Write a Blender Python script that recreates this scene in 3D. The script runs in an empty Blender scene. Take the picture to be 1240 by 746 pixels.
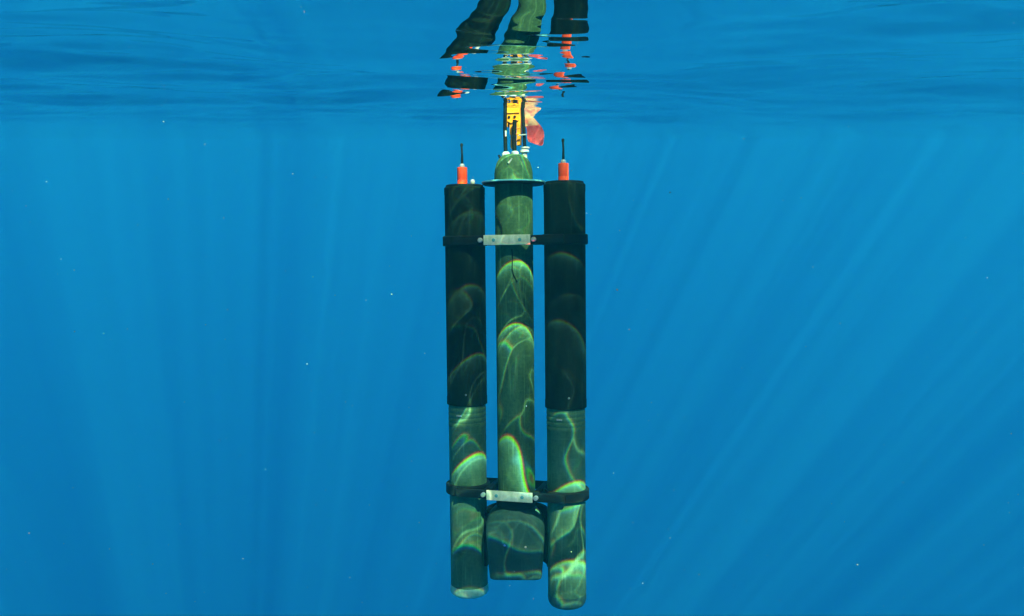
import bpy, bmesh, math, random
import numpy as np
from mathutils import Vector, Matrix, Euler

random.seed(7)
sc = bpy.context.scene
COL = sc.collection
R = math.radians

# ------------------------------------------------------------------ camera
CAM_DEPTH = 0.14
PITCH = 10.7
cam_d = bpy.data.cameras.new('camera')
cam_d.sensor_width = 36.0
cam_d.lens = 36.0 * 1074 / 1240
cam_d.clip_start = 0.02
cam_d.clip_end = 2000
cam = bpy.data.objects.new('camera', cam_d)
cam.location = (0, 0, -CAM_DEPTH)
cam.rotation_euler = (R(90 - PITCH), 0, 0)
COL.objects.link(cam)
sc.camera = cam

# ------------------------------------------------------------------ light
SUN_EL, SUN_AZ = 53.0, 21.0            # sun stands behind the camera, a little to the right
world = bpy.data.worlds.new('World')
sc.world = world
world.use_nodes = True
wn = world.node_tree
sky = wn.nodes.new('ShaderNodeTexSky')
sky.sky_type = 'NISHITA'
sky.sun_disc = False
sky.sun_elevation = R(SUN_EL)
sky.sun_rotation = R(180 - SUN_AZ)
bg = wn.nodes['Background']
bg.inputs['Strength'].default_value = 0.10
wn.links.new(sky.outputs[0], bg.inputs['Color'])

sun_d = bpy.data.lights.new('sun', 'SUN')
sun_d.energy = 5.0
sun_d.angle = R(0.25)
sun_d.color = (1.0, 0.96, 0.88)
sun = bpy.data.objects.new('sun', sun_d)
d = Vector((-math.sin(R(SUN_AZ)) * math.cos(R(SUN_EL)), math.cos(R(SUN_AZ)) * math.cos(R(SUN_EL)), -math.sin(R(SUN_EL))))
sun.rotation_euler = d.to_track_quat('-Z', 'Y').to_euler()
sun.location = (1, -3, 6)
COL.objects.link(sun)

sc.view_settings.view_transform = 'Standard'
sc.view_settings.look = 'None'
sc.view_settings.gamma = 1.0
sc.view_settings.exposure = 1.05
sc.view_settings.use_curve_mapping = False
cy = sc.cycles
cy.max_bounces = 8
cy.diffuse_bounces = 2
cy.glossy_bounces = 4
cy.transmission_bounces = 2
cy.volume_bounces = 2
cy.transparent_max_bounces = 12
cy.use_denoising = True
cy.sample_clamp_indirect = 4.0
cy.caustics_reflective = False
try:
    cy.denoiser = 'OPENIMAGEDENOISE'
except Exception:
    pass

# ------------------------------------------------------------------ helpers
def link(o, parent=None):
    COL.objects.link(o)
    if parent is not None:
        o.parent = parent
    return o

def tag(o, label=None, cat=None, group=None, kind=None):
    if label: o['label'] = label
    if cat: o['category'] = cat
    if group: o['group'] = group
    if kind: o['kind'] = kind
    return o

def obj(name, bm, mat, parent=None, smooth=True, angle=40):
    me = bpy.data.meshes.new(name)
    bmesh.ops.recalc_face_normals(bm, faces=bm.faces)
    bm.to_mesh(me)
    bm.free()
    me.materials.append(mat)
    if smooth:
        me.shade_smooth()
        me.set_sharp_from_angle(angle=R(angle))
    return link(bpy.data.objects.new(name, me), parent)

def lathe(profile, segs=64, centre=(0, 0, 0), bm=None):
    """closed solid of revolution about z; profile = (r, z) from bottom to top"""
    bm = bm or bmesh.new()
    cx, cy_, cz = centre
    rings = []
    for r, z in profile:
        if r < 1e-6:
            rings.append([bm.verts.new((cx, cy_, cz + z))])
        else:
            rings.append([bm.verts.new((cx + r * math.cos(2 * math.pi * k / segs), cy_ + r * math.sin(2 * math.pi * k / segs), cz + z)) for k in range(segs)])
    for a, b in zip(rings, rings[1:]):
        for k in range(segs):
            k2 = (k + 1) % segs
            if len(a) == 1 and len(b) == 1:
                continue
            if len(a) == 1:
                bm.faces.new((a[0], b[k2], b[k]))
            elif len(b) == 1:
                bm.faces.new((a[k], a[k2], b[0]))
            else:
                bm.faces.new((a[k], a[k2], b[k2], b[k]))
    for ring in (rings[0], rings[-1]):
        if len(ring) > 1:
            bm.faces.new(ring)
    return bm

def ring_band(r0, r1, z0, z1, centre=(0, 0), segs=64, bev=0.003):
    """a band (tube wall) of rectangular section with softened rims"""
    bm = bmesh.new()
    prof = [(r0, z0), (r1 - bev, z0), (r1, z0 + bev), (r1, z1 - bev), (r1 - bev, z1), (r0, z1)]
    rings = [[bm.verts.new((centre[0] + r * math.cos(2 * math.pi * k / segs), centre[1] + r * math.sin(2 * math.pi * k / segs), z)) for k in range(segs)] for r, z in prof]
    n = len(rings)
    for i in range(n):
        a, b = rings[i], rings[(i + 1) % n]
        for k in range(segs):
            k2 = (k + 1) % segs
            bm.faces.new((a[k], a[k2], b[k2], b[k]))
    return bm

def box(x0, x1, y0, y1, z0, z1, bev=0.003, bm=None):
    b = bmesh.new()
    bmesh.ops.create_cube(b, size=1)
    for v in b.verts:
        v.co = Vector(((x0 + x1) / 2 + v.co.x * (x1 - x0), (y0 + y1) / 2 + v.co.y * (y1 - y0), (z0 + z1) / 2 + v.co.z * (z1 - z0)))
    if bev:
        bmesh.ops.bevel(b, geom=b.edges[:], offset=bev, segments=2, profile=0.5, affect='EDGES')
    return b

def tube(pts, r, segs=12, bm=None):
    """a rod of radius r (a number or one per point) through pts, with closed ends"""
    bm = bm or bmesh.new()
    pts = [Vector(p) for p in pts]
    rs = r if isinstance(r, (list, tuple)) else [r] * len(pts)
    rings = []
    for i, p in enumerate(pts):
        t = (pts[min(i + 1, len(pts) - 1)] - pts[max(i - 1, 0)]).normalized()
        ref = Vector((0, 1, 0)) if abs(t.y) < 0.9 else Vector((1, 0, 0))
        a = t.cross(ref).normalized()
        b = t.cross(a)
        rings.append([bm.verts.new(p + rs[i] * (a * math.cos(2 * math.pi * k / segs) + b * math.sin(2 * math.pi * k / segs))) for k in range(segs)])
    for a, b in zip(rings, rings[1:]):
        for k in range(segs):
            k2 = (k + 1) % segs
            bm.faces.new((a[k], a[k2], b[k2], b[k]))
    bm.faces.new(rings[0]); bm.faces.new(rings[-1])
    return bm

def cyl_y(x, y0, y1, z, r, segs=14):
    """short bolt-like cylinder whose axis runs along y, with a domed front"""
    return tube([(x, y1, z), (x, y0 + 0.25 * (y1 - y0), z), (x, y0 + 0.05 * (y1 - y0), z), (x, y0, z)], [r, r, r * 0.8, r * 0.35], segs)

# ------------------------------------------------------------------ materials
def nd(nt, kind, **kw):
    n = nt.nodes.new(kind)
    for k, v in kw.items():
        setattr(n, k, v)
    return n

def mth(nt, op, a, b=None, c=None, clamp=False):
    n = nt.nodes.new('ShaderNodeMath')
    n.operation = op
    n.use_clamp = clamp
    for i, v in enumerate((a, b, c)):
        if v is None: continue
        if isinstance(v, (int, float)): n.inputs[i].default_value = v
        else: nt.links.new(v, n.inputs[i])
    return n.outputs[0]

def vmth(nt, op, a, b=None):
    n = nt.nodes.new('ShaderNodeVectorMath')
    n.operation = op
    for i, v in enumerate((a, b)):
        if v is None: continue
        if isinstance(v, (tuple, list)): n.inputs[i].default_value = v
        elif isinstance(v, (int, float)): n.inputs['Scale'].default_value = v
        else: nt.links.new(v, n.inputs[i])
    return n.outputs[0]

def surf_mat(name, col, col2, rough=0.55, spec=0.25, scale=14, stretch=(1, 1, 0.35), bump=0.15, metal=0.0, fine=90, scratch=0.0):
    m = bpy.data.materials.new(name)
    m.use_nodes = True
    nt = m.node_tree
    p = nt.nodes['Principled BSDF']
    tc = nd(nt, 'ShaderNodeTexCoord')
    mp = nd(nt, 'ShaderNodeMapping')
    mp.inputs['Scale'].default_value = stretch
    nt.links.new(tc.outputs['Object'], mp.inputs['Vector'])
    n1 = nd(nt, 'ShaderNodeTexNoise'); n1.inputs['Scale'].default_value = scale; n1.inputs['Detail'].default_value = 6; n1.inputs['Roughness'].default_value = 0.65
    nt.links.new(mp.outputs[0], n1.inputs['Vector'])
    n2 = nd(nt, 'ShaderNodeTexNoise'); n2.inputs['Scale'].default_value = fine; n2.inputs['Detail'].default_value = 3
    nt.links.new(tc.outputs['Object'], n2.inputs['Vector'])
    f = mth(nt, 'ADD', mth(nt, 'MULTIPLY', n1.outputs['Fac'], 0.7), mth(nt, 'MULTIPLY', n2.outputs['Fac'], 0.3))
    rmp = nd(nt, 'ShaderNodeMapRange'); rmp.inputs['From Min'].default_value = 0.36; rmp.inputs['From Max'].default_value = 0.64
    nt.links.new(f, rmp.inputs['Value'])
    mx = nd(nt, 'ShaderNodeMix', data_type='RGBA')
    if scratch:
        f_s = None
        for st, sc_, off in (((9, 9, 0.5), 9, 0.0), ((2, 2, 14), 7, 3.7)):
            ms = nd(nt, 'ShaderNodeMapping'); ms.inputs['Scale'].default_value = st; ms.inputs['Location'].default_value = (off, off, off)
            nt.links.new(tc.outputs['Object'], ms.inputs['Vector'])
            ns = nd(nt, 'ShaderNodeTexNoise'); ns.inputs['Scale'].default_value = sc_; ns.inputs['Detail'].default_value = 2
            nt.links.new(ms.outputs[0], ns.inputs['Vector'])
            v = mth(nt, 'MULTIPLY', mth(nt, 'SUBTRACT', ns.outputs['Fac'], 0.60, clamp=True), 9.0 if off == 0 else 3.0, clamp=True)
            f_s = v if f_s is None else mth(nt, 'MAXIMUM', f_s, v)
        nb = nd(nt, 'ShaderNodeTexNoise'); nb.inputs['Scale'].default_value = 5.5; nb.inputs['Detail'].default_value = 5
        nt.links.new(tc.outputs['Object'], nb.inputs['Vector'])
        blot = mth(nt, 'MULTIPLY_ADD', nb.outputs['Fac'], 2.4, -0.75, clamp=True)
    mx.inputs[6].default_value = (*col, 1); mx.inputs[7].default_value = (*col2, 1)
    nt.links.new(rmp.outputs[0], mx.inputs[0])
    col_out = mx.outputs[2]
    if scratch:
        m2 = nd(nt, 'ShaderNodeMix', data_type='RGBA'); m2.blend_type = 'MULTIPLY'; m2.inputs[0].default_value = 1.0
        g = nd(nt, 'ShaderNodeMapRange'); g.inputs['To Min'].default_value = 0.55; g.inputs['To Max'].default_value = 1.15
        nt.links.new(blot, g.inputs['Value'])
        nt.links.new(col_out, m2.inputs[6]); nt.links.new(g.outputs[0], m2.inputs[7])
        m3 = nd(nt, 'ShaderNodeMix', data_type='RGBA')
        m3.inputs[7].default_value = tuple(min(1, c * 1.7 + 0.01) for c in col2) + (1,)
        nt.links.new(mth(nt, 'MULTIPLY', f_s, scratch), m3.inputs[0]); nt.links.new(m2.outputs[2], m3.inputs[6])
        col_out = m3.outputs[2]
    nt.links.new(col_out, p.inputs['Base Color'])
    p.inputs['Roughness'].default_value = rough
    p.inputs['Specular IOR Level'].default_value = spec
    p.inputs['Metallic'].default_value = metal
    if bump:
        b = nd(nt, 'ShaderNodeBump'); b.inputs['Strength'].default_value = bump; b.inputs['Distance'].default_value = 0.003
        nt.links.new(f, b.inputs['Height'])
        nt.links.new(b.outputs[0], p.inputs['Normal'])
    return m

M = {
    'hull':   surf_mat('grey_green_hull',  (0.032, 0.115, 0.055), (0.105, 0.255, 0.098), 0.6, 0.12, scratch=0.32),
    'pipe':   surf_mat('grey_green_pipe',  (0.045, 0.16, 0.085), (0.125, 0.30, 0.15), 0.55, 0.12, scratch=0.28),
    'bulb':   surf_mat('dark_green_shell', (0.025, 0.10, 0.08), (0.055, 0.155, 0.11), 0.45, 0.15, scratch=0.28),
    'sleeve': surf_mat('black_sleeve',     (0.0015, 0.006, 0.005), (0.008, 0.024, 0.014), 0.65, 0.05, scratch=0.32),
    'black':  surf_mat('black_rubber',     (0.003, 0.008, 0.009), (0.007, 0.014, 0.012), 0.55, 0.08, scale=30),
    'alu':    surf_mat('bare_aluminium',   (0.38, 0.54, 0.36), (0.68, 0.76, 0.60), 0.4, 0.5, scale=40, bump=0.05),
    'white':  surf_mat('white_plastic',    (0.36, 0.46, 0.42), (0.55, 0.64, 0.58), 0.45, 0.3, bump=0.05),
    'steel':  surf_mat('steel_bolt',       (0.24, 0.32, 0.33), (0.40, 0.50, 0.48), 0.3, 0.5, scale=60, bump=0.05),
    'teal':   surf_mat('anodised_plate',   (0.05, 0.26, 0.30), (0.11, 0.42, 0.45), 0.4, 0.4, scale=20),
    'orange': surf_mat('orange_plastic',   (0.95, 0.065, 0.012), (1.0, 0.11, 0.025), 0.5, 0.3, scale=40, bump=0.08),
    'yellow': surf_mat('yellow_plastic',   (0.92, 0.29, 0.004), (1.0, 0.43, 0.012), 0.5, 0.3, scale=30, bump=0.05),
    'amber':  surf_mat('amber_strap',      (0.80, 0.25, 0.012), (0.90, 0.42, 0.03), 0.5, 0.3, scale=60, bump=0.05),
    'litCap': surf_mat('caustic_lit_cap',        (0.26, 0.62, 0.40), (0.52, 0.85, 0.60), 0.4, 0.3, scale=30),
}

def flag_mat(border):
    """cloth: mottled cream above the border, pink red below it"""
    m = surf_mat('pink_flag_cloth', (0.90, 0.13, 0.15), (0.96, 0.27, 0.25), 0.7, 0.1, scale=50, bump=0.1)
    nt = m.node_tree
    out = [n for n in nt.nodes if n.type == 'OUTPUT_MATERIAL'][0]
    p = nt.nodes['Principled BSDF']
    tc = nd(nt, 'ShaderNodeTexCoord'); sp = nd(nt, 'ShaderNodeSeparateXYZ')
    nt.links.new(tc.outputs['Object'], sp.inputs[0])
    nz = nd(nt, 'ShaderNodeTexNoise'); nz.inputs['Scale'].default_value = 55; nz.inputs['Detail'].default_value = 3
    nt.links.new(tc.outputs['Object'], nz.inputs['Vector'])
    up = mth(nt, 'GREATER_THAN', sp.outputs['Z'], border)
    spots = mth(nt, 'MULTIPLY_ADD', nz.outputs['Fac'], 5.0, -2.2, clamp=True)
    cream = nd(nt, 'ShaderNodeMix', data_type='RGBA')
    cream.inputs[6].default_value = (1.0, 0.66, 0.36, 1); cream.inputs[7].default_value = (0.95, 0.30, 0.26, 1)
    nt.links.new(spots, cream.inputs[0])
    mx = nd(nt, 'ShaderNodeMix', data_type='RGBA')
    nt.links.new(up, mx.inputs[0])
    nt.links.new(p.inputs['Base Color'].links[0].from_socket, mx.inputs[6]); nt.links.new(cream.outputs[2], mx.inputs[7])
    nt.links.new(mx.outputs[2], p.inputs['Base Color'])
    tr = nd(nt, 'ShaderNodeBsdfTranslucent'); nt.links.new(mx.outputs[2], tr.inputs[0])
    ad = nd(nt, 'ShaderNodeMixShader'); ad.inputs[0].default_value = 0.4
    nt.links.new(p.outputs[0], ad.inputs[1]); nt.links.new(tr.outputs[0], ad.inputs[2]); nt.links.new(ad.outputs[0], out.inputs[0])
    return m

# ------------------------------------------------------------------ water surface
# heights in metres; the swell between the camera and the instrument follows a
# slope profile along y, everything else is a sum of many small waves
rng = np.random.default_rng(11)
def spaced(lo, hi, zones):
    """1-D grid whose spacing is piecewise: zones = [(start, end, step)], growing geometrically outside"""
    a, b, st = zones
    core = list(np.arange(a, b + 1e-9, st))
    s, x, up = st, core[-1], []
    while x < hi:
        s *= 1.035; x += s; up.append(min(x, hi))
    s, x, dn = st, core[0], []
    while x > lo:
        s *= 1.06; x -= s; dn.append(max(x, lo))
    return np.array(dn[::-1] + core + up)
EXT = 245.0
ys = spaced(-EXT, EXT, (0.70, 4.3, 0.007))
xs_p = spaced(0, EXT, (0.0, 0.5, 0.009))
xs_p = xs_p[xs_p >= 0]
xs = np.concatenate([-xs_p[:0:-1], xs_p])
ys = np.unique(ys); xs = np.unique(xs)
X, Y = np.meshgrid(xs, ys)
sx = np.gradient(xs)[None, :] + 0 * X
sy = np.gradient(ys)[:, None] + 0 * X

# heights (in 0.1 mm) of the ripples between the camera and the instrument, along the lines of sight
# to its left, middle and right tube
KY = np.concatenate([[.45, .6], np.arange(.7, 4.05, .075), [4.3, 4.8]])
KH = np.array([
    [0, 0, 222, 206, 190, 173, 151, 131, 111, 94, 77, 58, 38, 17, -1, -3, -4, -25, -49, 7, 82, 100, 31, -34, -100, -82, 2, 55, 20, -57, -113, -115, -78, -21, 32, 61, 54, 14, -32, -65, -77, -75, -63, -46, -26, -5, 17, 0, 0],
    [0, 0, 79, 74, 68, 62, 54, 46, 38, 29, 19, 11, 6, 8, 15, 20, 20, 8, -20, -45, 3, 50, -2, -51, -104, -129, -79, 0, 64, 49, -16, -60, -55, -16, 30, 64, 62, 26, -16, -47, -61, -62, -54, -40, -23, -4, 14, 0, 0],
    [0, 0, 33, 29, 24, 19, 14, 8, 2, -3, -9, -9, -6, -11, -10, -8, -15, -35, 28, -4, -33, 26, -38, 2, 43, -20, -64, -29, 38, 80, 33, -10, -39, -52, -61, -66, -69, -72, -74, -72, -66, -56, -44, -30, -16, -2, 13, 0, 0]]) * 1e-4
yy = np.linspace(.45, 4.4, 1200)
ker = np.hanning(35); ker /= ker.sum()
HL, HC, HR = [np.interp(Y, yy, np.convolve(np.pad(np.interp(yy, KY, k), 17, mode='edge'), ker, 'valid'), left=0, right=0) for k in KH]
V = X * 3.93 / np.maximum(Y, 0.3)
U = V / 0.22 / 1.5
U = 1.5 * np.tanh(U + U ** 3 / 3)
Hm = (HC + (HR - HL) / 2 * U + ((HR + HL) / 2 - HC) * U ** 2) * np.exp(-(V / 1.1) ** 4)

near = np.exp(-((X / 0.45) ** 4)) * np.clip((4.6 - Y) / 1.0, 0, 1) * np.clip(Y / 0.5, 0, 1)
for i in range(110):
    lam = 0.07 * (60.0) ** rng.random()
    th = rng.normal(0, 0.55) + math.pi / 2          # crests mostly across the view
    slope = 0.016 * min(1.0, (lam / 0.25) ** 0.3) if lam < 1.2 else 0.010
    amp = slope * lam / (2 * math.pi)
    k = 2 * math.pi / lam
    ph = rng.random() * 2 * math.pi
    step = np.abs(math.cos(th)) * sx + np.abs(math.sin(th)) * sy
    fade = np.clip((lam / np.maximum(step, 1e-6) - 3.0) / 4.0, 0, 1)
    damp = 1 - near * (0.94 if lam > 0.2 else 0.84) * np.clip((4.2 - Y) / 1.0, 0.75, 1)
    Hm += amp * fade * damp * (1 - 0.45 * np.clip((np.hypot(X, Y) - 4) / 8, 0, 1)) * np.sin(k * (math.cos(th) * X + math.sin(th) * Y) + ph)

def water_mesh():
    ny, nx = X.shape
    co = np.stack([X, Y, Hm], -1).reshape(-1, 3).astype(np.float32)
    idx = np.arange(ny * nx).reshape(ny, nx)
    quads = np.stack([idx[:-1, :-1], idx[:-1, 1:], idx[1:, 1:], idx[1:, :-1]], -1).reshape(-1, 4)
    me = bpy.data.meshes.new('water')
    me.vertices.add(len(co)); me.vertices.foreach_set('co', co.ravel())
    me.loops.add(quads.size); me.loops.foreach_set('vertex_index', quads.ravel().astype(np.int32))
    me.polygons.add(len(quads))
    me.polygons.foreach_set('loop_start', (np.arange(len(quads)) * 4).astype(np.int32))
    me.polygons.foreach_set('loop_total', np.full(len(quads), 4, np.int32))
    me.update(calc_edges=True)
    me.shade_smooth()
    return me

PAT_X, PAT_Y = 45.3, 9.985
def water_material():
    """mirror from below past the critical angle; a noise pattern in the transparent colour stands in for caustics"""
    m = bpy.data.materials.new('sea_surface')
    m.use_nodes = True
    nt = m.node_tree
    nt.nodes.clear()
    out = nd(nt, 'ShaderNodeOutputMaterial')
    geo = nd(nt, 'ShaderNodeNewGeometry')
    pos = geo.outputs['Position']
    # small ripples the mesh is too coarse to carry
    mp = nd(nt, 'ShaderNodeMapping'); mp.inputs['Scale'].default_value = (0.55, 1.6, 1)
    nt.links.new(pos, mp.inputs[0])
    rn = nd(nt, 'ShaderNodeTexNoise', noise_dimensions='2D'); rn.inputs['Scale'].default_value = 3.0; rn.inputs['Detail'].default_value = 4
    nt.links.new(mp.outputs[0], rn.inputs['Vector'])
    bp = nd(nt, 'ShaderNodeBump'); bp.inputs['Strength'].default_value = 0.25; bp.inputs['Distance'].default_value = 0.004
    far = nd(nt, 'ShaderNodeVectorMath', operation='DISTANCE')
    nt.links.new(pos, far.inputs[0]); far.inputs[1].default_value = (0, 1.8, 0)
    farr = nd(nt, 'ShaderNodeMapRange', interpolation_type='SMOOTHSTEP')
    farr.inputs['From Min'].default_value = 2.3; farr.inputs['From Max'].default_value = 4.5
    nt.links.new(far.outputs['Value'], farr.inputs['Value'])
    nt.links.new(mth(nt, 'MULTIPLY', rn.outputs['Fac'], farr.outputs[0]), bp.inputs['Height'])
    fr = nd(nt, 'ShaderNodeFresnel'); fr.inputs['IOR'].default_value = 1.333
    gl = nd(nt, 'ShaderNodeBsdfGlossy'); gl.inputs['Roughness'].default_value = 0.0
    gl.inputs['Color'].default_value = (0.97, 0.97, 0.97, 1)
    nt.links.new(bp.outputs[0], gl.inputs['Normal'])

    def noise(vec, scale, detail=1.0, rough=0.4, off=(0, 0, 0)):
        n = nd(nt, 'ShaderNodeTexNoise', noise_dimensions='2D')
        n.inputs['Scale'].default_value = scale; n.inputs['Detail'].default_value = detail; n.inputs['Roughness'].default_value = rough
        nt.links.new(vmth(nt, 'ADD', vec, off), n.inputs['Vector'])
        return n
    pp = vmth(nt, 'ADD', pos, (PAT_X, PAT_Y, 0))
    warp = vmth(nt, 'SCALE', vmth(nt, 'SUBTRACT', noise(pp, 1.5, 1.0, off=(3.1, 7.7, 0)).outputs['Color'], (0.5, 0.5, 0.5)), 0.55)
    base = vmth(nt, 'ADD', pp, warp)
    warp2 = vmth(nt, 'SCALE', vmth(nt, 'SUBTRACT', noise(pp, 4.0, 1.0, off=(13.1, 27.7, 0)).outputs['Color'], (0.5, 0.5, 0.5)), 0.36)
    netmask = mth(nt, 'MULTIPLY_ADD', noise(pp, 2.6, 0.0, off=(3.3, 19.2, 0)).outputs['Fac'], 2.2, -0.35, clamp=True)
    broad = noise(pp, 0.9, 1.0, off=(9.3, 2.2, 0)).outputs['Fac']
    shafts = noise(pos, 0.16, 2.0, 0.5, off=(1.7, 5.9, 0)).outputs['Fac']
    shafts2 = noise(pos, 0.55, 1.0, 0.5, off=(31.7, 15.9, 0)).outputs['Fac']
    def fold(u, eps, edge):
        """drawn like a caustic fold: a sharp edge at u = 0, fading away inside (u > 0)"""
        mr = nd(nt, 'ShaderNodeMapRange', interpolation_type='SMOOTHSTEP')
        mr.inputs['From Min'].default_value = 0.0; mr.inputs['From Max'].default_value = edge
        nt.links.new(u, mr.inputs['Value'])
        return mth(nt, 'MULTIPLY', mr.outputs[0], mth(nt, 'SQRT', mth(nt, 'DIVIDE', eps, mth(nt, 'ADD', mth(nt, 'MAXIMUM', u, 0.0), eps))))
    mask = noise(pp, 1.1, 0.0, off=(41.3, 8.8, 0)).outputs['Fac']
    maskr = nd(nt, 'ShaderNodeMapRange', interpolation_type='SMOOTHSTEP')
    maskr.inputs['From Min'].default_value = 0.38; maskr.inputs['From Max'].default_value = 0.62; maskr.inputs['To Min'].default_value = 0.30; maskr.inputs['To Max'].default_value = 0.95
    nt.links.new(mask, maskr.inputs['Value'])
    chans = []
    # around the mast an added even patch lets more sunlight onto flag and plugs
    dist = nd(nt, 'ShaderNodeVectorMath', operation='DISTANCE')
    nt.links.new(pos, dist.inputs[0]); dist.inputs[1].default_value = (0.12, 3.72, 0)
    bright_patch = nd(nt, 'ShaderNodeMapRange', interpolation_type='SMOOTHSTEP')
    bright_patch.inputs['From Min'].default_value = 0.50; bright_patch.inputs['From Max'].default_value = 0.18
    bright_patch.inputs['To Min'].default_value = 0.0; bright_patch.inputs['To Max'].default_value = 0.85
    nt.links.new(dist.outputs['Value'], bright_patch.inputs['Value'])
    for sh, tint in ((-0.0055, 0.80), (0.0, 1.0), (0.0065, 0.68)):      # pattern shifted per channel to colour in rainbow fringes
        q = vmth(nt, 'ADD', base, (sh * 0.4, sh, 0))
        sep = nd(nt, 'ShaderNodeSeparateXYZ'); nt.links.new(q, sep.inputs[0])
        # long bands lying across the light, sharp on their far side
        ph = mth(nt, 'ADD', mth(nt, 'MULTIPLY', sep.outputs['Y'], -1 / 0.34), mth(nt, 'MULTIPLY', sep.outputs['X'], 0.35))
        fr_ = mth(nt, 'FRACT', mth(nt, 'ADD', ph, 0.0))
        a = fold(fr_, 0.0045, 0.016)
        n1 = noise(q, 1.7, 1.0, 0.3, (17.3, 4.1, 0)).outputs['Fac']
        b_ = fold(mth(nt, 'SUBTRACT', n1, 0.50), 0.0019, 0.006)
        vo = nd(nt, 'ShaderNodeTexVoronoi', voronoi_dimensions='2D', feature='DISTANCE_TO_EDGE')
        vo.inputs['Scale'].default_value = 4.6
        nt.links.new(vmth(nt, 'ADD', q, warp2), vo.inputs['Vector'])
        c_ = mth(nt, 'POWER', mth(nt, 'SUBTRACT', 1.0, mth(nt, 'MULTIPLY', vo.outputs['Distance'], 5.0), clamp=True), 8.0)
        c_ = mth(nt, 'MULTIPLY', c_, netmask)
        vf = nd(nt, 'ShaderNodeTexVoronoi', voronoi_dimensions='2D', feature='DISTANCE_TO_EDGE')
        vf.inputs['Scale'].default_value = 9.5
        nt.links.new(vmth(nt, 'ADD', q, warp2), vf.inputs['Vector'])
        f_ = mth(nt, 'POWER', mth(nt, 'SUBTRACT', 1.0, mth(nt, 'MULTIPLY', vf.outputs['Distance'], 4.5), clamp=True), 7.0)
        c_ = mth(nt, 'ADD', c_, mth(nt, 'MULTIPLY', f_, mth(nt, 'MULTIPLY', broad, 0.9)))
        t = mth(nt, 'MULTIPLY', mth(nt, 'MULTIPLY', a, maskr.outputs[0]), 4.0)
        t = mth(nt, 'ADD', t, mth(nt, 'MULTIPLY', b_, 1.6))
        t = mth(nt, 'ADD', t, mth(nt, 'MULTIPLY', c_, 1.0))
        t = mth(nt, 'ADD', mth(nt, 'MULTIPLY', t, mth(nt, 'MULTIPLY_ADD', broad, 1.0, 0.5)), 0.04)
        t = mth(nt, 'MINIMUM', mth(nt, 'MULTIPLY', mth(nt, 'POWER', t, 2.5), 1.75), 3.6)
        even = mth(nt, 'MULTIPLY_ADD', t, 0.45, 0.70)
        t = mth(nt, 'ADD', t, mth(nt, 'MULTIPLY', mth(nt, 'SUBTRACT', even, t), bright_patch.outputs[0]))
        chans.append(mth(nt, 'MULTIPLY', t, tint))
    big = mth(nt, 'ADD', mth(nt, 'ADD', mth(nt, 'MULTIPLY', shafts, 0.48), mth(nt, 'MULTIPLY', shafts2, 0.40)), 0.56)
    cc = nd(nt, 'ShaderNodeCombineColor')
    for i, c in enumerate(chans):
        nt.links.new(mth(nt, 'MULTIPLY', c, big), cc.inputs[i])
    tp = nd(nt, 'ShaderNodeBsdfTransparent')  # made-up caustic pattern colours the sunlight let through
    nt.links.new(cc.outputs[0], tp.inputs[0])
    mix = nd(nt, 'ShaderNodeMixShader')
    nt.links.new(fr.outputs[0], mix.inputs[0]); nt.links.new(tp.outputs[0], mix.inputs[1]); nt.links.new(gl.outputs[0], mix.inputs[2])
    nt.links.new(mix.outputs[0], out.inputs['Surface'])
    return m
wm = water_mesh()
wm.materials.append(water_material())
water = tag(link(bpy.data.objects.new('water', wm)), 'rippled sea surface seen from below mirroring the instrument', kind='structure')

# the deep sea around: a wide bowl added as dark blue backdrop
bm = bmesh.new()
prof = [(0, -118.01)] + [(245 * math.sin(a), -0.015 - 118 * math.cos(a)) for a in np.linspace(0.12, math.pi / 2, 14)]
lathe_rings = []
for r, z in prof:
    lathe_rings.append([bm.verts.new((0, 0, z))] if r == 0 else [bm.verts.new((r * math.cos(2 * math.pi * k / 72), r * math.sin(2 * math.pi * k / 72), z)) for k in range(72)])
for a, b in zip(lathe_rings, lathe_rings[1:]):
    for k in range(72):
        k2 = (k + 1) % 72
        bm.faces.new((a[0], b[k2], b[k]) if len(a) == 1 else (a[k], a[k2], b[k2], b[k]))
deep = obj('deep_water_bowl', bm, surf_mat('deep_blue_bowl', (0.004, 0.05, 0.11), (0.005, 0.06, 0.13), 0.9, 0.0, scale=0.05, bump=0), smooth=True)
tag(deep, 'dark blue bowl added as backdrop for the deep water', kind='structure')

# ------------------------------------------------------------------ the instrument
# local frame: x along the row of tubes, y away from the camera, z up the tubes
ROOT_LOC = None
zc, xc = 3.93, (626.9 - 620) * 3.93 / 1074
Y0 = -(733 - 373) * zc / 1074
camM = Matrix.Translation((0, 0, -CAM_DEPTH)) @ Euler((R(90 - PITCH), 0, 0)).to_matrix().to_4x4()
LEAN, ZP = 3.0, 0.95
loc = camM @ Vector((xc, Y0 + ZP - ZP * math.cos(R(LEAN)), -zc - ZP * math.sin(R(LEAN))))
# the float hangs leaning about 8 degrees (foot towards the viewer), slightly rolled, turned so its right tube is nearer
rot = Matrix.Rotation(R(90 - PITCH), 4, 'X') @ Matrix.Rotation(R(0.56), 4, 'Z') @ Matrix.Rotation(R(LEAN), 4, 'X') @ Matrix.Rotation(R(-90), 4, 'X') @ Matrix.Rotation(R(-15.8), 4, 'Z')
root = bpy.data.objects.new('profiling_float', None)
root.empty_display_size = 0.2
root.matrix_world = Matrix.Translation(loc) @ rot
link(root)
tag(root, 'three-tube profiling float hanging upright under the sea surface, black sleeves over grey-green pipes', 'underwater float')

def Z(y):                      # height on the middle axis of a point seen at row y of the photograph
    k = (373 - y) / 1074
    return ZP + (k * zc - Y0 - ZP) / (math.cos(R(LEAN)) + k * math.sin(R(LEAN)))
def X_(x):
    return (x - 621.3) / 273.3

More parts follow.
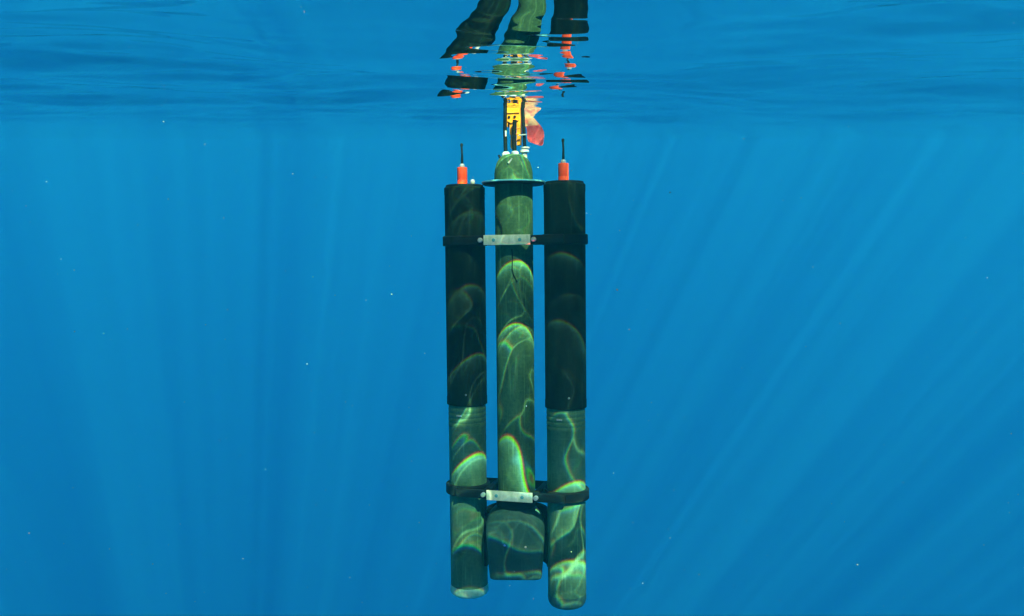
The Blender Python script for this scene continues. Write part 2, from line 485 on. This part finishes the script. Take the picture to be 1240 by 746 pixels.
S = 0.227
RS, RP, RC = 0.0895, 0.0838, 0.0832
ZT, ZJ, ZB = 1.854, 0.886, 0.011

def part(name, bm, mat, parent=root, label=None, **kw):
    o = obj(name, bm, M[mat], parent, **kw)
    if label: o['label'] = label
    return o

# centre hull
hull = part('hull', lathe([(RC - .004, .445), (RC, .449), (RC, 1.85), (RC, 1.8565)], 72), 'hull')
part('hull_dome', lathe([(RC + .001, 1.872), (RC + .001, 1.905), (.0815, 1.925), (.074, 1.952), (.063, 1.970), (.050, 1.983), (.034, 1.989), (0, 1.990)], 64), 'hull')
fl = part('flange_plate', lathe([(.138, 1.8635), (.140, 1.865), (.140, 1.8695), (.138, 1.871)], 72), 'teal')
part('dark_underside', lathe([(.132, 1.857), (.136, 1.859), (.136, 1.863)], 72), 'black')  # black disc added to darken the underside of the plate
part('cord', tube([(-.071, -.048, Z(256)), (-.064, -.0585, Z(262)), (-.046, -.0735, Z(268)), (-.034, -.079, Z(276)), (-.033, -.080, Z(286))], .0022, 8), 'black')
part('cord', tube([(.013, -.0855, Z(302)), (.016, -.085, Z(312)), (.014, -.0855, Z(326)), (.020, -.084, Z(333)), (.034, -.079, Z(341))], .0020, 8), 'black')

# lower bulb with black guard behind it
zb0, zb1 = Z(699), Z(611)
def lower_shell():
    """rounded box in plan with shoulders drawn in to the neck, slightly slanted foot"""
    bm_ = bmesh.new()
    n = 96
    prof_ = [(.96, .93, 0), (.985, .97, .0025), (.995, .99, .008), (1, 1, .05), (1, 1, .12), (1, 1, .20), (.985, .985, .232), (.94, .95, .256), (.86, .90, .276), (.76, .86, .292), (.66, .82, .304), (.60, .80, .309)]
    rings = []
    for fx, fy, dz in prof_:
        ring = []
        e = 2 / 8 + (1 - 2 / 8) * max(0, (dz - .20) / .12)
        for k in range(n):
            a = 2 * math.pi * k / n
            c, s_ = math.cos(a), math.sin(a)
            x = -.007 + .131 * fx * (1 - .12 * max(0, 1 - dz / .22)) * math.copysign(abs(c) ** e, c)
            y = .100 * fy * math.copysign(abs(s_) ** e, s_)
            ring.append(bm_.verts.new((x, y, zb0 + dz -   .012 * x * max(0, 1 - dz / .25))))
        rings.append(ring)
    for a, b in zip(rings, rings[1:]):
        for k in range(n):
            k2 = (k + 1) % n
            bm_.faces.new((a[k], a[k2], b[k2], b[k]))
    bm_.faces.new(rings[0]); bm_.faces.new(rings[-1])
    return bm_
zb0 = Z(693.5)
part('lower_shell', lower_shell(), 'bulb').rotation_euler.z = R(15.8)
for px_, py_ in ((607, 652), (632, 654)):
    x0, y0 = (px_ - 621.5) / 273.3 - .002, -.100
    part('screw', tube([(x0, y0 + .004, Z(py_)), (x0, y0 - .0012, Z(py_)), (x0, y0 - .0025, Z(py_))], [.005, .005, .003], 12), 'steel').rotation_euler.z = R(15.8)
def guard():
    bm_ = bmesh.new()
    n, cols = 40, []
    for k in range(n + 1):
        a = R(12 + 180 * k / n)
        cols.append([bm_.verts.new((r * math.cos(a), r * math.sin(a), z)) for r, z in ((.1335, Z(686)), (.148, Z(686)), (.148, Z(628)), (.140, Z(616)), (.1335, Z(618)))])
    for a, b in zip(cols, cols[1:]):
        for i in range(5):
            j = (i + 1) % 5
            bm_.faces.new((a[i], a[j], b[j], b[i]))
    bm_.faces.new(cols[0]); bm_.faces.new(cols[-1])
    return bm_
part('guard', guard(), 'black')
part('collar', lathe([(.088, .438), (.0905, .442), (.0905, .468), (.088, .472)], 64), 'black')

# outer tubes
for side in (-1, 1):
    ax = bpy.data.objects.new('outer_tube', None)
    ax.location = (side * S, 0, 0)
    link(ax, root)
    ax['label'] = 'outer tube with black upper sleeve and ' + ('end cap with caustic light in its colour' if side < 0 else 'rounded end cap with shade in its colour')
    part('sleeve', lathe([(RS - .004, ZJ), (RS + .0012, ZJ + .002), (RS + .0012, ZJ + .035), (RS, ZJ + .038), (RS, ZT - .035), (RS + .001, ZT - .032), (RS + .001, ZT - .004), (RS - .003, ZT)], 72), 'sleeve', ax)
    # pipe with the stepped thread rings under the sleeve
    zr = ZJ
    pr = [(RP - .004, ZB + .05), (RP, ZB + .052), (RP, zr - .098)]
    for k in range(4):
        z0 = zr - .098 + k * .022
        pr += [(RP + .0008, z0 + .002), (RP + .0008, z0 + .017), (RP - .0004, z0 + .0185), (RP - .0004, z0 + .022)]
    pr += [(RP, zr - .006), (RP, zr - .001)]
    part('pipe', lathe(pr, 72), 'pipe', ax)
    if side < 0:
        part('end_cap', lathe([(.062, ZB + .004), (.074, ZB + .007), (.083, ZB + .014), (.0865, ZB + .022), (.0865, ZB + .040), (RP, ZB + .0515)], 64), 'litCap', ax, 'end cap with caustic light in its colour')  # pale colour stands in for the caustic falling on this cap
    else:
        part('end_cap', lathe([(.045, ZB - .008), (.062, ZB - .004), (.074, ZB + .003), (.081, ZB + .014), (.0845, ZB + .028), (.0845, ZB + .046), (RP, ZB + .0515)], 64), 'bulb', ax, 'rounded end cap with shade in its colour')  # dark colour stands in for the shade on this cap
    # top cap, orange plug and pin
    part('top_cap', lathe([(.070, ZT + .0005), (.083, ZT + .001), (.083, ZT + .007), (.080, ZT + .010)], 64), 'black', ax)
    px0 = -.010 if side < 0 else -.004
    hp = .078
    z0 = ZT + .0105
    pl = part('plug', lathe([(.0215, z0), (.0225, z0 + .001), (.0225, z0 + .020), (.0219, z0 + .0215), (.0219, z0 + .023), (.0225, z0 + .0245), (.0225, z0 + hp - .002), (.0205, z0 + hp)], 32, (px0, 0, 0)), 'orange', ax)
    part('pin', tube([(px0, 0, z0 + hp + .016), (px0 + .0005, 0, z0 + hp + .06), (px0 - .001, 0, z0 + hp + .092)], [.0062, .0045, .0045], 10), 'black', ax)
    part('pin_tip', tube([(px0 - .001, 0, z0 + hp + .0922), (px0 - .001, 0, z0 + hp + .103), (px0 - .001, 0, z0 + hp + .106)], [.0062, .0062, .003], 10), 'black', ax)
    part('pin_collar', lathe([(.010, z0 + hp + .0003), (.011, z0 + hp + .003), (.011, z0 + hp + .010), (.007, z0 + hp + .016)], 20, (px0, 0, 0)), 'steel', ax)
    if side < 0:
        part('vent_knob', lathe([(.007, z0), (.010, z0 + .006), (.010, z0 + .014), (.006, z0 + .021), (0, z0 + .022)], 20, (.045, -.02, 0)), 'white', ax)
    # rivet on the sleeve and bright mark on the thread rings
    for (dx, zz) in ((.004 if side < 0 else .012, ZJ + .052),):
        part('rivet', cyl_y(dx + .02, -math.sqrt(RS ** 2 - (dx + .02) ** 2) - .004, -math.sqrt(RS ** 2 - (dx + .02) ** 2) + .004, zz, .0045), 'steel', ax)
    dx = -.010
    yq = -math.sqrt(RP ** 2 - dx ** 2)
    part('tag_plate', box(dx - .012, dx + .012, yq - .005, yq + .003, ZJ - .046, ZJ - .039, .001), 'white', ax)
    # straps
    for zz, hh_ in ((1.6155, .0225), (.507, .0225)):
        rr = RS if zz > 1 else RP
        part('strap', ring_band(rr + .0008, .100, zz - hh_, zz + hh_, (0, 0), 72, .004), 'black', ax)

# clamps: black bars fore and aft, bright plate over the front bar
for zz, tilt in ((1.6155, 0.0), (.507, 0.0)):
    cl = bpy.data.objects.new('clamp', None)
    cl.location = (0, 0, zz)
    link(cl, root)
    part('front_bar', box(-S - .02, S + .02, -.1130, -.0985, -.0190, .0190, .003), 'black', cl)
    part('rear_bar', box(-S - .02, S + .02, .0985, .1130, -.0190, .0190, .003), 'black', cl)
    for s in (-1, 1):
        part('saddle', box(s * .112 - .013, s * .112 + .013, -.098, .098, -.018, .018, .003), 'black', cl)
        part('bolt', cyl_y(s * .1185, -.128, -.1128, 0.0, .0105), 'steel', cl)
        part('bolt', cyl_y(s * .122, .1128, .126, 0.0, .010), 'steel', cl)
    pt = part('plate', box(-.1035, .1035, -.1205, -.1133, -.0215, .0215, .0015), 'alu', cl)
    for s in (-1, 1):
        part('socket_screw', cyl_y(s * .058, -.1222, -.1195, 0.0, .0075), 'teal', pt)

# mast on the dome
mz = 1.987
part('foot', lathe([(.016, mz - .012), (.018, mz - .006), (.018, mz + .006), (.012, mz + .014)], 24, (X_(613), -.01, 0)), 'white')
part('foot', lathe([(.015, mz - .004), (.017, mz), (.016, mz + .010), (.010, mz + .014)], 24, (X_(625), -.022, 0)), 'white')
part('foot', lathe([(.012, 1.960), (.012, 1.994), (.020, 1.997), (.020, 2.006), (.012, 2.009)], 24, (X_(635), 0, 0)), 'white')
part('foot_collar', lathe([(.014, 2.012), (.019, 2.013), (.019, 2.019), (.014, 2.020)], 24, (X_(635) + .004, 0, 0)), 'white')
part('rod', tube([(X_(612.5), -.01, mz + .01), (X_(612), -.01, 2.10), (X_(613), -.005, 2.27)], .0085, 14), 'black')
part('rod', tube([(X_(624.5), -.022, mz + .01), (X_(624), -.022, 2.06), (X_(625), -.02, 2.135)], .0095, 14), 'black')
part('rod', tube([(X_(635.5), 0, 2.015), (X_(634.5), 0, 2.10), (X_(632.5), 0, 2.27)], .0075, 14), 'black')
part('crossbar', tube([(X_(629), -.012, Z(164.8)), (X_(638.5), -.012, Z(164.2))], .0032, 8), 'white')
part('sleeve_mark', tube([(X_(613.4), -.0165, Z(165.5)), (X_(613.4), -.0165, Z(158.5))], .0038, 8), 'white')
# yellow housing with two eyelets, tapering to straps
def housing():
    outline = [(612.2, 100), (630, 100), (630.3, 144), (629.8, 151), (629.2, 175), (625.4, 176), (625.6, 151), (624.0, 147), (621.6, 150), (621.4, 163), (617.0, 163), (616.8, 150), (615.0, 147), (613.6, 153), (612.2, 152)]
    bm_ = bmesh.new()
    f = bm_.faces.new([bm_.verts.new((X_(a), .004, Z(b))) for a, b in outline])
    g = bmesh.ops.extrude_face_region(bm_, geom=[f])
    for v in g['geom']:
        if isinstance(v, bmesh.types.BMVert):
            v.co.y += .030
    bmesh.ops.triangulate(bm_, faces=bm_.faces[:])
    return bm_
hs = part('housing', housing(), 'yellow', smooth=False)
for px_ in (616.3, 623.3):
    part('eyelet', cyl_y(X_(px_), -.001, .006, Z(141.3), .0058), 'black', hs)
part('rib', tube([(X_(613.5), .002, Z(136)), (X_(629), .002, Z(136.4))], .0035, 8), 'amber', hs)
part('rib', tube([(X_(614.5), .002, Z(146)), (X_(619), .001, Z(148.6)), (X_(628), .002, Z(145.5))], .0032, 8), 'amber', hs)
for qy in (155.5, 162.5, 169.5):
    part('rib', tube([(X_(617.5), .0085, Z(qy)), (X_(622), .003, Z(qy + 1.2)), (X_(629.3), .0045, Z(qy - .6))], .0026, 8), 'amber', hs)
part('strap_end', tube([(X_(619.3), .014, Z(162)), (X_(619.0), .012, Z(168)), (X_(619.3), .010, Z(176)), (X_(619.4), .010, Z(180))], [.0085, .0068, .0080, .005], 12), 'amber')
part('toggle', tube([(X_(607.5), -.01, Z(194)), (X_(605.5), -.012, Z(190)), (X_(604.0), -.012, Z(187.5))], [.005, .006, .004], 10), 'black')
part('painted_glint', tube([(X_(621), -.0800, Z(200)), (X_(623.5), -.0715, Z(196.5)), (X_(625), -.069, Z(193.8))], [.0045, .004, .002], 8), 'white')  # white sliver put on the dome as a painted sun glint

# flag: a folded cloth hanging off the right-hand rod
fm = bmesh.new()
rowsF = [  # (row, left x, right x, depth left, depth right)
    (118, 631.5, 653, .000, .020), (126, 631.5, 655, .000, .015), (134, 632, 655.5, .000, .010), (140, 632.5, 648.5, .000, -.002),
    (143.5, 633, 646.5, .000, -.008), (148, 633.5, 650.5, .004, -.016), (153.5, 636, 655, .004, -.020),
    (155.5, 637.5, 656.5, .006, -.012), (161, 638, 658.8, .012, .006), (167, 638, 659, .016, .014), (172, 639.5, 658, .018, .018), (177.5, 653, 656.5, .018, .018)]
NC = 8
grid = []
for (ry, xl, xr, dl, dr) in rowsF:
    row = []
    for k in range(NC + 1):
        t = k / NC
        yy_ = 0.45 * (dl + (dr - dl) * t) + .003 * math.sin(t * 7 + ry * .13)
        zz = Z(ry + (3.0 * t if ry > 170 and ry < 175 else 0))
        row.append(fm.verts.new((X_(xl + (xr - xl) * t), yy_, zz)))
    grid.append(row)
for a, b in zip(grid, grid[1:]):
    for k in range(NC):
        fm.faces.new((a[k], a[k + 1], b[k + 1], b[k]))
bmesh.ops.solidify(fm, geom=fm.faces[:], thickness=.0016)
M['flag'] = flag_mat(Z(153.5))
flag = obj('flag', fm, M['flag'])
flag.matrix_world = root.matrix_world.copy()
tag(flag, 'pink red flag with mottled cream upper half tied to the mast just under the surface', 'flag')

# ------------------------------------------------------------------ drifting specks in the water
pm = bmesh.new()
for i in range(330):
    y = 1.2 + 7 * random.random() ** 0.8
    x = (random.random() - .5) * y * 1.25
    z = -CAM_DEPTH - 0.06 + y * (0.17 - 0.72 * random.random())
    if z > -0.05: continue
    r = random.choice((.0009, .0012, .0012, .0016, .002, .0028)) * (0.36 + 0.16 * y)
    mtx = Matrix.Translation((x, y, z)) @ Euler((random.random() * 6, random.random() * 6, 0)).to_matrix().to_4x4() @ Matrix.Diagonal((r, r * (0.6 + random.random() * .6), r * (.6 + random.random() * .8), 1))
    bmesh.ops.create_icosphere(pm, subdivisions=1, radius=1, matrix=mtx)
specks = obj('drifting_specks', pm, surf_mat('pale_speck', (0.18, 0.38, 0.40), (0.42, 0.62, 0.60), 0.8, 0.1, scale=4, stretch=(1, 1, 1), bump=0))
tag(specks, 'pale specks drifting in the blue water', kind='stuff')

# ------------------------------------------------------------------ the water's own haze
DENS = 0.030
hz_m = bpy.data.materials.new('blue_water_body')
hz_m.use_nodes = True
nt = hz_m.node_tree
nt.nodes.clear()
o_ = nd(nt, 'ShaderNodeOutputMaterial')
pv = nd(nt, 'ShaderNodeVolumePrincipled')
pv.inputs['Color'].default_value = (0.012, 0.284, 0.44, 1)
pv.inputs['Absorption Color'].default_value = (0, 0.150, 0.86, 1)
pv.inputs['Density'].default_value = DENS
pv.inputs['Anisotropy'].default_value = 0.05
nt.links.new(pv.outputs[0], o_.inputs['Volume'])
b = bmesh.new()
bmesh.ops.create_cube(b, size=1)
for v in b.verts:
    v.co = Vector((v.co.x * 500, v.co.y * 500, -119.5 if v.co.z < 0 else 0.55))
hz = obj('haze', b, hz_m, smooth=False)
tag(hz, 'blue sea water filling the view', kind='stuff')
